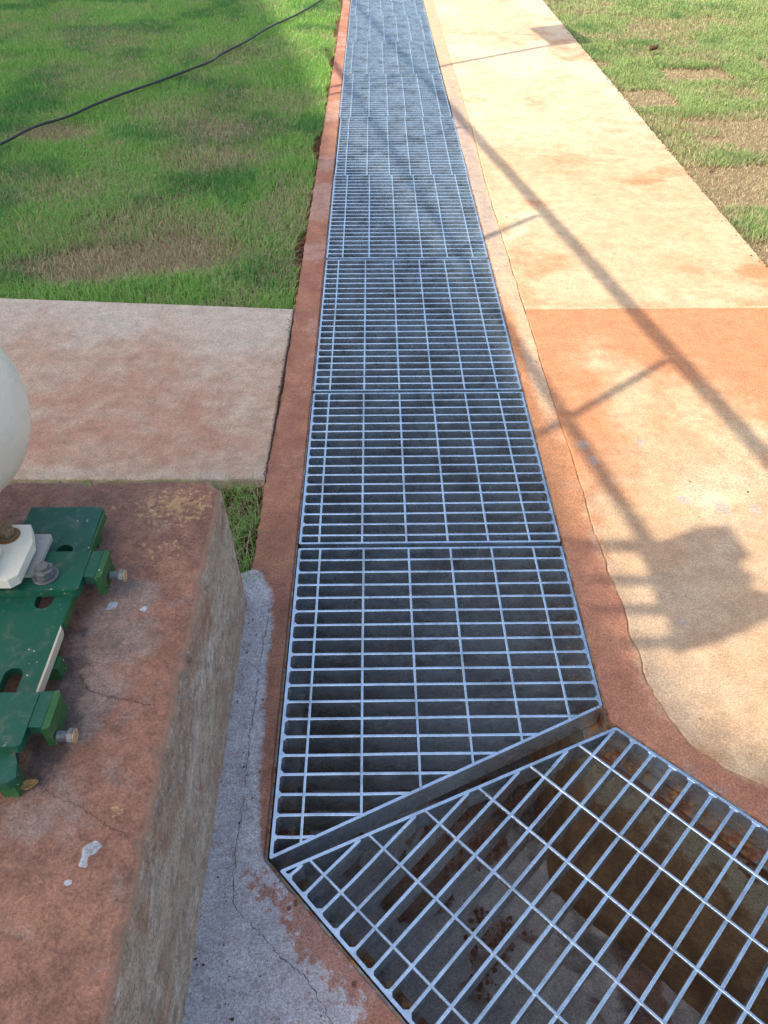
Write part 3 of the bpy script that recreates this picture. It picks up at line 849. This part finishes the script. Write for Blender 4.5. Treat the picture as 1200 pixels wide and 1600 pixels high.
# worn edge strip, proud of the plate's flank
bm = bmesh.new()
prism(bm, loc([(-.4895, .655), (-.4865, .66), (-.4858, .72), (-.4862, .785), (-.4895, .795)]), RB + .001 - PZ, RT + .0005 - PZ)
from_bm('bare_edge', bm, M['bare'], bp)
bm = bmesh.new()
prism(bm, loc([(-.4895, .797), (-.4872, .80), (-.4866, .93), (-.4866, 1.055), (-.4905, 1.062)]), RB + .001 - PZ, RT - .001 - PZ)
from_bm('pale_edge', bm, M['green_edge'], bp)  # flank strip in a paler, yellower green than the plate
for (x, y, h2) in ((-.482, .735, 0), (-.484, .546, 0), (-.50, 1.02, 0), (-.60, 1.02, 0), (-.60, .54, 0), (-.60, .78, 0)):
    bm = bmesh.new()
    box(bm, x + .55 - .018, x + .55 + .004, y - .8 - .012, y - .8 + .012, -.001, RB - PZ - .0005)
    bevel(bm, .002)
    from_bm('foot', bm, M['green_edge'], bp)
for py0, py1 in ((.853, .940), (.574, .660)):
    bm = bmesh.new()
    prism(bm, loc([(-.70, py0), (-.480, py0), (-.476, py0 + .004), (-.476, py1), (-.70, py1)]), RT + .0005 - PZ, .3905 - PZ)
    bevel(bm, .0015)
    pad = from_bm('pad_plate', bm, M['green'], bp)
    # jacking lug: web and upright plate with an undercut
    bm = bmesh.new()
    prism(bm, loc([(-.4755, py0 + .030), (-.4570, py0 + .030), (-.4570, py1 + .002), (-.4755, py1 + .002)]), .372 - PZ, .3895 - PZ)
    bevel(bm, .0015)
    from_bm('lug_web', bm, M['green'], bp)
    bm = bmesh.new()
    prism(bm, loc([(-.4555, py0 + .024), (-.4455, py0 + .028), (-.4455, py1 - .004), (-.4490, py1 + .002), (-.4555, py1 + .002)]), .350 - PZ, .3915 - PZ)
    bevel(bm, .0018)
    from_bm('lug_plate', bm, M['green_edge'], bp)
def hexm(bm, c, axis, r, h, rot=0):
    c = Vector(c); ax = Vector(axis).normalized()
    cyl(bm, c, c + ax * h, r, 6, None, rot)
def bolt_h(y, z, name_end='bolttan', lab=None):
    b = empty('jack_bolt', (-.4435, y, z))
    bm = bmesh.new()
    # threaded shank
    n = 36
    cyl(bm, (0, 0, 0), (.017, 0, 0), .0068, 20)
    for k in range(9): cyl(bm, (.0005 + k * .0019, 0, 0), (.0005 + k * .0019 + .001, 0, 0), .0076, 20, .0070)
    from_bm('shank', bm, M['zinc'], b)
    bm = bmesh.new(); hexm(bm, (.0155, 0, 0), (1, 0, 0), .0118, .0085, .3); bevel(bm, .0008, 1)
    from_bm('head', bm, M['zinc'], b)
    bm = bmesh.new(); cyl(bm, (.0238, 0, 0), (.0252, 0, 0), .0108, 24)
    bevel(bm, .0005, 1)
    from_bm('end_face', bm, M[name_end], b)
    tag(b, lab, 'bolt', 'horizontal jacking bolts in the green lugs')
    return b
bolt_h(.908, .364, lab='zinc jacking bolt sticking out of the far green lug beside the nut')
bolt_h(.607, .362, lab='zinc jacking bolt with orange end sticking out of the near green lug')
def nut_stack(x, y, z, name, lab, mat, r=.0165, washer=.021, stub=True, parent=None):
    b = empty(name, (x, y, z))
    bm = bmesh.new(); cyl(bm, (0, 0, 0), (0, 0, .003), washer, 36); bevel(bm, .0007, 1)
    from_bm('washer', bm, M[mat], b)
    bm = bmesh.new(); cyl(bm, (0, 0, .0032), (0, 0, .0175), r, 6, r, .35)
    bevel(bm, .0018, 2)
    from_bm('nut', bm, M[mat], b)
    if stub:
        bm = bmesh.new(); cyl(bm, (0, 0, .016), (0, 0, .0245), .0098, 28); bevel(bm, .0012, 2)
        from_bm('stud', bm, M[mat], b)
    tag(b, lab, 'bolt')
    return b
nut_stack(-.5355, .884, .3907, 'stud_nut', 'large grey hex nut with washer on the far green pad plate', 'zinc')
nut_stack(-.585, .632, .3907, 'stud_nut', 'grey washer and nut cut by the left edge on the near pad plate', 'zinc', r=.0165, washer=.0215)

pump = empty('water_pump', (-.72, .93, .3905))
tag(pump, 'cream white pump casing with its bolted foot at the left edge', 'pump')
def P_(x, y, z): return (x + .72, y - .93, z - .3905)
# casing: domed lathe about the x axis
def casing():
    cx, cy, cz = CAS
    Rm = CASR
    prof = []
    for a in np.linspace(0, math.pi / 2, 18):           # superellipse dome
        ca, sa = math.cos(a), math.sin(a)
        prof.append((Rm * 1.0 * abs(ca) ** .95, Rm * abs(sa) ** .92))
    prof += [(-.03, Rm), (-.032, Rm + .014), (-.050, Rm + .014), (-.052, Rm), (-.30, Rm), (-.33, Rm * .7), (-.34, 0.0001)]
    prof[0] = (prof[0][0], .0001)
    n = 72
    V, F = [], []
    for (dx, rr) in prof:
        for k in range(n):
            t = 2 * math.pi * k / n
            V.append(P_(cx + dx, cy + rr * math.cos(t), cz + rr * math.sin(t)))
    m = len(prof)
    for i in range(m - 1):
        for k in range(n): F.append((i * n + k, i * n + (k + 1) % n, (i + 1) * n + (k + 1) % n, (i + 1) * n + k))
    o = from_arrays('casing', V, np.array(F)[:, ::-1], M['white'], pump, True)
    return o
CAS, CASR = (-.733, 1.035, .60), .170
casing()
bm = bmesh.new()
prism(bm, [(x + .72, y - .93) for x, y in [(-.80, .845), (-.574, .845), (-.562, .856), (-.5615, .930), (-.578, .972), (-.80, .972)]], .4045 - .3905, .4225 - .3905)
bevel(bm, .004, 3)
from_bm('foot_flange', bm, M['white'], pump)
bm = bmesh.new()
prism(bm, [(x + .72, y - .93) for x, y in [(-.80, .880), (-.553, .880), (-.5485, .886), (-.5485, .968), (-.553, .974), (-.80, .974)]], .3915 - .3905, .3985 - .3905)
bevel(bm, .001, 1)
from_bm('shim_plate', bm, M['tan'], pump)
bm = bmesh.new()      # raised web sweeping up from the foot to the casing
for z0, z1, xr_, y0, y1 in ((.423, .445, -.600, .842, .905), (.4455, .48, -.622, .848, .91), (.4805, .53, -.650, .86, .93)):
    box(bm, -.80 + .72, xr_ + .72, y0 - .93, y1 - .93, z0 - .3905, z1 - .3905)
bevel(bm, .005, 3)
from_bm('support_web', bm, M['white'], pump, True)
bm = bmesh.new(); cyl(bm, (.113, .015, .0321), (.113, .015, .0329), .0200, 40)
from_bm('rust_stain', bm, boltm('rust_stain', (.36, .15, .04), 0, .8), pump)
fb = nut_stack(-.607, .945, .4236, 'foot_bolt', 'rust ringed brown hex bolt on the white pump foot', 'boltrust', r=.0135, washer=.0160, stub=False)

# dry leaf on the plinth
def leaf(name, x, y, z, L, w, rz, mat, lab, curl=.3, cat='leaf'):
    n, m = 10, 6
    V, F = [], []
    for i in range(n + 1):
        t = i / n
        ww = w * math.sin(math.pi * min(1, t * .96 + .02)) ** .7
        for j in range(m + 1):
            s = j / m * 2 - 1
            V.append(((t - .5) * L, s * ww / 2, .002 + curl * w * (s * s) * .5 + .12 * L * (t - .5) ** 2 + .0004 * math.sin(9 * t + 5 * s)))
    for i in range(n):
        for j in range(m):
            a = i * (m + 1) + j
            F.append((a, a + 1, a + m + 2, a + m + 1))
    o = from_arrays(name, V, F, M[mat], None, True)
    sol = o.modifiers.new('t', 'SOLIDIFY'); sol.thickness = .0012
    o.location = (x, y, z); o.rotation_euler = (0, 0, rz)
    return tag(o, lab, cat)
leaf('dry_leaf', -.473, .549, PZ + .001, .026, .015, .35, 'ochre', 'small ochre dry leaf lying on the concrete block by the green base end', .5)
leaf('dry_leaf', 1.95, 6.20, .012, .10, .05, .7, 'leaf', 'curled dark brown leaf lying on the far right lawn', 1.1)
leaf('dry_leaf', 1.60, 3.83, .004, .030, .022, .2, 'leaf', 'tiny brown leaf on the dry sod patch beside the pavement', .6)
leaf('dry_leaf', .437, .880, -.006, .03, .014, -.9, 'leaf', 'tiny brown leaf wedged in the gap at the grate corner', .6)

# ================================================================== CABLE ON THE LAWN
def cable():
    pts = [(-2.75, 2.9), (-2.3, 3.62), (-2.05, 4.03), (-1.915, 4.255), (-1.80, 4.52), (-1.70, 4.74), (-1.595, 4.95), (-1.46, 5.20), (-1.335, 5.47), (-1.19, 5.71), (-1.085, 5.93), (-1.04, 6.13), (-.93, 6.50), (-.79, 6.93), (-.60, 7.53), (-.43, 8.15), (-.30, 8.7), (-.1, 9.4)]
    cu = bpy.data.curves.new('cable', 'CURVE'); cu.dimensions = '3D'
    sp = cu.splines.new('BEZIER'); sp.bezier_points.add(len(pts) - 1)
    for i, (b, p) in enumerate(zip(sp.bezier_points, pts)):
        b.co = (p[0] + .012 * math.sin(i * 2.7), p[1] + .012 * math.sin(i * 4.1), .012 + .006 * math.sin(i * 2.1)); b.handle_left_type = b.handle_right_type = 'AUTO'
    cu.bevel_depth = .0070; cu.bevel_resolution = 4; cu.resolution_u = 10
    tmp = bpy.data.objects.new('tmp', cu); COL.objects.link(tmp)
    dg = bpy.context.evaluated_depsgraph_get()
    me = bpy.data.meshes.new_from_object(tmp.evaluated_get(dg))
    bpy.data.objects.remove(tmp)
    me.materials.clear(); me.materials.append(M['rubber'])
    me.polygons.foreach_set('use_smooth', [True] * len(me.polygons))
    o = link(bpy.data.objects.new('power_cable', me))
    tag(o, 'black cable snaking diagonally across the left lawn', 'cable')
cable()

# ================================================================== GRASS
def blades(name, x, y, z, hgt, wid, dryv, seed, lab, pal=((.19, .44, .080), (.37, .58, .15), (.085, .28, .070))):
    r = np.random.default_rng(seed)
    n = len(x)
    az = r.random(n) * 2 * np.pi
    lean = np.abs(r.normal(0, .85, n)) * hgt
    # local combing direction
    comb = fbm(x, y, 1.5, 201) * 6.28 * 1.5
    az = np.where(r.random(n) < .25, comb + r.normal(0, .6, n), az)
    dx, dy = np.cos(az), np.sin(az)
    face = az + np.pi / 2 + r.normal(0, .5, n)
    wx, wy = np.cos(face) * wid / 2, np.sin(face) * wid / 2
    V = np.zeros((n, 5, 3), np.float32)
    V[:, 0] = np.c_[x - wx, y - wy, z]; V[:, 1] = np.c_[x + wx, y + wy, z]
    mx, my, mz = x + dx * lean * .35, y + dy * lean * .35, z + hgt * .58
    V[:, 2] = np.c_[mx + wx * .8, my + wy * .8, mz]; V[:, 3] = np.c_[mx - wx * .8, my - wy * .8, mz]
    V[:, 4] = np.c_[x + dx * lean, y + dy * lean, z + hgt * (1 - .25 * np.clip(lean / hgt, 0, 1))]
    me = bpy.data.meshes.new(name)
    me.vertices.add(n * 5); me.vertices.foreach_set('co', V.ravel())
    b = (np.arange(n) * 5)[:, None]
    L = np.concatenate([b + np.array([[0, 1, 2, 3]]), b + np.array([[3, 2, 4]])], 1).astype(np.int32)
    me.loops.add(n * 7); me.loops.foreach_set('vertex_index', L.ravel())
    st = np.stack([np.arange(n) * 7, np.arange(n) * 7 + 4], 1).ravel().astype(np.int32)
    me.polygons.add(n * 2); me.polygons.foreach_set('loop_start', st)
    me.update(calc_edges=True)
    g1_, g2_, g3_ = [np.array(q) for q in pal]
    k = fbm(x, y, 2.4, 211)[:, None]; q = r.random((n, 1))
    c = g1_ * (1 - q) + g2_ * q
    c = c * (1 - .75 * sm(.5, .7, k)) + g3_ * .75 * sm(.5, .7, k)
    dc = np.array((.58, .46, .29)) * (.55 + .7 * r.random((n, 1)))
    isdry = (r.random(n) < np.clip(dryv * .85 + .05, 0, .93))[:, None]
    c = np.where(isdry, dc, c)
    mixd = (dryv * .35)[:, None]
    c = c * (1 - mixd) + np.array((.46, .42, .22)) * mixd
    col = np.ones((n, 5, 4), np.float32); col[:, :, :3] = c[:, None, :]
    at = me.attributes.new('tint', 'FLOAT_COLOR', 'POINT'); at.data.foreach_set('color', col.ravel())
    me.materials.append(M['blade'])
    o = link(bpy.data.objects.new(name, me))
    return tag(o, lab, 'grass', kind='stuff')
def scatter(n, x0, x1, y0, y1, keep, dens):
    x = rng.uniform(x0, x1, n); y = rng.uniform(y0, y1, n)
    k = keep(x, y) & (rng.random(n) < dens(x, y))
    return x[k], y[k]
def soilz(x, y): return -.03 + .016 * (fbm(x, y, 1.8, 5) - .5)
def slab_far(x): return 2.514 + (x + .2985) * (2.722 - 2.514) / (-2.6 + .2985)
def kept_left(x, y):
    edge = kerb_left_x(y) - .012 - .03 * sm(.45, .75, fbm(x * 0, y, 3, 301)) * (y > 2.9)
    return (x < edge) & (y > slab_far(x) + .006 - .010 * fbm(x, y, 40, 71)) & (x > -.42 * y - .75)
x, y = scatter(850000, -4.2, -.24, 2.45, 9.4, kept_left, lambda x, y: np.clip(1.35 - .12 * y, .30, 1) * 1.0)
dv = dryL(x, y)
hh = (.024 + .020 * rng.random(len(x))) * (1 - .35 * dv) * (.8 + .5 * fbm(x, y, 2.5, 221))
kp = rng.random(len(x)) > dv * .35
x, y, dv, hh = x[kp], y[kp], dv[kp], hh[kp]
blades('grass', x, y, soilz(x, y), hh, (.0017 + .00036 * y) * (.7 + .6 * rng.random(len(x))), dv, 5, 'patchy green lawn left of the red kerb')
def kept_right(x, y): return (x > 1.497) & (x < .43 * y + .95)
x, y = scatter(700000, 1.48, 4.7, 2.1, 9.4, kept_right, lambda x, y: np.clip(1.35 - .12 * y, .30, 1))
dv = dryR(x, y)
hh = (.020 + .018 * rng.random(len(x))) * (1 - .62 * dv) * (.8 + .5 * fbm(x, y, 2.5, 223))
kp = rng.random(len(x)) > dv * .5
x, y, dv, hh = x[kp], y[kp], dv[kp], hh[kp]
blades('grass', x, y, soilz(x, y) + .004, hh, (.0017 + .00036 * y) * (.7 + .6 * rng.random(len(x))), np.clip(dv * 1.05 - .02, 0, 1), 6, 'pale sunlit sod lawn with dry squares right of the pavement', ((.25, .38, .11), (.44, .52, .21), (.14, .28, .085)))
# tufts in the gap between slab, kerb and plinth
x, y = scatter(60000, -1.3, -.29, 1.205, 1.60, lambda x, y: (x < kerb_left_x(y) - .004), lambda x, y: np.where(x > -.40, .25 + .6 * sm(.42, .6, fbm(x, y, 14, 231)), .35) * (.5 if True else 1))
dv = .30 * np.ones(len(x))
blades('grass', x, y, soilz(x, y) - .004, .022 + .040 * rng.random(len(x)), .0026 * (.7 + .6 * rng.random(len(x))), dv, 7, 'grass tufts in the soil gap between slab and concrete block')

# clods and gravel along the kerb edge
def pebbles(name, pts, rmin, rmax, mat, lab, seed, zf):
    r = np.random.default_rng(seed)
    bm = bmesh.new()
    for (px, py) in pts:
        rr = r.uniform(rmin, rmax)
        mt = Matrix.Translation((px, py, zf(px, py) + rr * .3)) @ Matrix.Rotation(r.uniform(0, 6), 4, 'Z') @ Matrix.Diagonal((rr, rr * r.uniform(.6, 1), rr * r.uniform(.5, .8), 1))
        res = bmesh.ops.create_icosphere(bm, subdivisions=1, radius=1, matrix=mt)
        for v in res['verts']: v.co += Vector(r.normal(0, rr * .12, 3))
    return tag(from_bm(name, bm, M[mat]), lab, name, kind='stuff')
rr = np.random.default_rng(4)
pts = [(kerb_left_x(yv) - .004 - abs(rr.normal(0, .016)), yv) for yv in rr.uniform(1.24, 6.0, 420)]
pebbles('soil_clods', pts, .003, .010, 'soil', 'crumbled red soil along the lawn side of the kerb', 5, lambda x, y: -.026)
pts = [(1.488 + abs(rr.normal(0, .014)) * rr.choice([-1, 1]), yv) for yv in rr.uniform(2.0, 7.0, 260)]
pebbles('soil_crumbs', pts, .0015, .005, 'soil', 'soil crumbs along the lawn edge of the right pavement', 9, lambda x, y: .000)
pts = [(rr.uniform(-.285, -.21), rr.uniform(.35, 1.2)) for _ in range(22)] + [(rr.normal(-.288, .006), rr.uniform(1.6, 2.5)) for _ in range(130)] + [(rr.uniform(.5, 1.4), rr.uniform(.8, 6)) for _ in range(50)]
pebbles('grit', pts, .0010, .0028, 'soil', 'scattered grit and dirt specks on the concrete', 10, lambda x, y: .004)
pts = []
while len(pts) < 1500:
    px, py = rr.uniform(-.05, .5), rr.uniform(.6, 1.25)
    if cdirt(np.array([px]), np.array([py]))[0] > .40 + .6 * rr.random(): pts.append((px, py))
pebbles('channel_debris', pts, .0015, .008, 'clod', 'red brown soil crumbs on the channel floor', 6, lambda x, y: -DEPTH + .03)

# ================================================================== WHAT CASTS THE SHADE (out of frame, up towards the sun)
def up(x, y, h):
    """point at height h whose shadow falls on ground point (x, y)"""
    t = h / sd.z
    return Vector((x + sd.x * t, y + sd.y * t, h))
def tube(bm, p, q, r): cyl(bm, p, q, r, 14)
HT = 2.3
tr = empty('steel_truss', up(.3, 3, 0))
tag(tr, 'galvanised lattice boom of round pipes overhead outside the frame', 'truss')
tr.location = (0, 0, 0)
def T(x, y, h=HT): return up(x, y, h)
for p, q, cr in (((-.75, 11.2), (1.40, -.15), .024), ((-.35, 6.4), (.66, 1.28), .017)):
    bm = bmesh.new(); tube(bm, T(*p), T(*q), cr); from_bm('chord', bm, M['steelgrey'], tr)
bm = bmesh.new(); tube(bm, T(-1.9, 9.5, HT + .5), T(.9, -.9, HT + .5), .02); from_bm('chord', bm, M['steelgrey'], tr)
for p, q in (((.690, 3.33), (-.35, 2.40)), ((.915, 2.16), (.22, 1.58)), ((.455, 4.55), (-.6, 3.75)), ((.22, 5.55), (-.9, 4.7))):
    bm = bmesh.new(); tube(bm, T(*p), T(*q), .016); from_bm('brace', bm, M['steelgrey'], tr)
bm = bmesh.new(); tube(bm, T(1.46, 6.56), T(-.55, 5.15), .019); from_bm('brace', bm, M['steelgrey'], tr)
bm = bmesh.new(); prism(bm, [tuple(T(*p).xy) for p in ((1.30, 6.42), (1.52, 6.52), (1.42, 7.1), (1.22, 7.0))], HT - .02, HT + .1); from_bm('gearbox', bm, M['steelgrey'], tr)
# motor with arms: unseen, added and shaped for the blurred pavement shadow
HM = 2.0
mt_ = empty('blob_caster', (0, 0, 0))
tag(mt_, 'unseen motor hung under the overhead truss outside the frame', 'shadow_block')
def Tm(x, y): return up(x, y, HM)
bm = bmesh.new()
prism(bm, ccw([tuple(Tm(*p).xy) for p in ((.66, 1.33), (.72, 1.35), (.735, 1.375), (.82, 1.385), (.835, 1.28), (.80, 1.25), (.82, 1.21), (.80, 1.175), (.865, 1.15), (.84, 1.10), (.76, 1.06), (.70, 1.045), (.66, 1.03), (.67, 1.12), (.66, 1.2), (.67, 1.27))]), HM - .05, HM + .05)
from_bm('shadow_block_body', bm, M['steelgrey'], mt_)
for yy0, yy1 in ((1.345, 1.33), (1.245, 1.215), (1.150, 1.13), (1.03, 1.045)):
    bm = bmesh.new(); tube(bm, Tm(.10, yy0 + .02), Tm(.68, yy1), .020 if yy0 > 1.3 else .016); from_bm('arm', bm, M['steelgrey'], mt_)
# posts that hold the truss
for (px, py) in ((-.75, 11.2), (1.40, -.15)):
    t_ = T(px, py); bm = bmesh.new(); tube(bm, (t_.x, t_.y, -.1), (t_.x, t_.y, HT), .05); from_bm('post', bm, M['steelgrey'], tr)
# canopy sheet: unseen, added to cast shade, edge cut to the soft shade boundary
HC = 10.0
edge = [(-1.8, 12.5), (-1.0, 8.2), (-.52, 5.95), (-.30, 4.7), (-.22, 4.1), (-.05, 3.75), (.10, 3.2), (.26, 2.7), (.38, 2.2), (.43, 1.75), (.455, 1.45), (.48, 1.25), (.50, 1.03), (.575, .83), (.66, .765), (.95, .72), (2.2, .60), (2.2, -1.6), (-6.0, -1.6), (-6.0, 12.5)]
blocker = empty('unseen_shade_sheet', (0, 0, 0))
tag(blocker, 'unseen canopy roof on posts outside the frame', 'shade_blocker')
bm = bmesh.new()
prism(bm, ccw([tuple(up(x, y, HC).xy) for x, y in edge]), HC, HC + .05)
from_bm('shade_sheet', bm, M['shadesheet'], blocker)
for x, y in ((-5.8, 12), (-5.8, -1.4), (1.9, -1.4), (-1.7, 12)):
    t_ = up(x, y, HC); bm = bmesh.new(); tube(bm, (t_.x, t_.y, -.1), (t_.x, t_.y, HC), .06); from_bm('post', bm, M['steelgrey'], blocker)
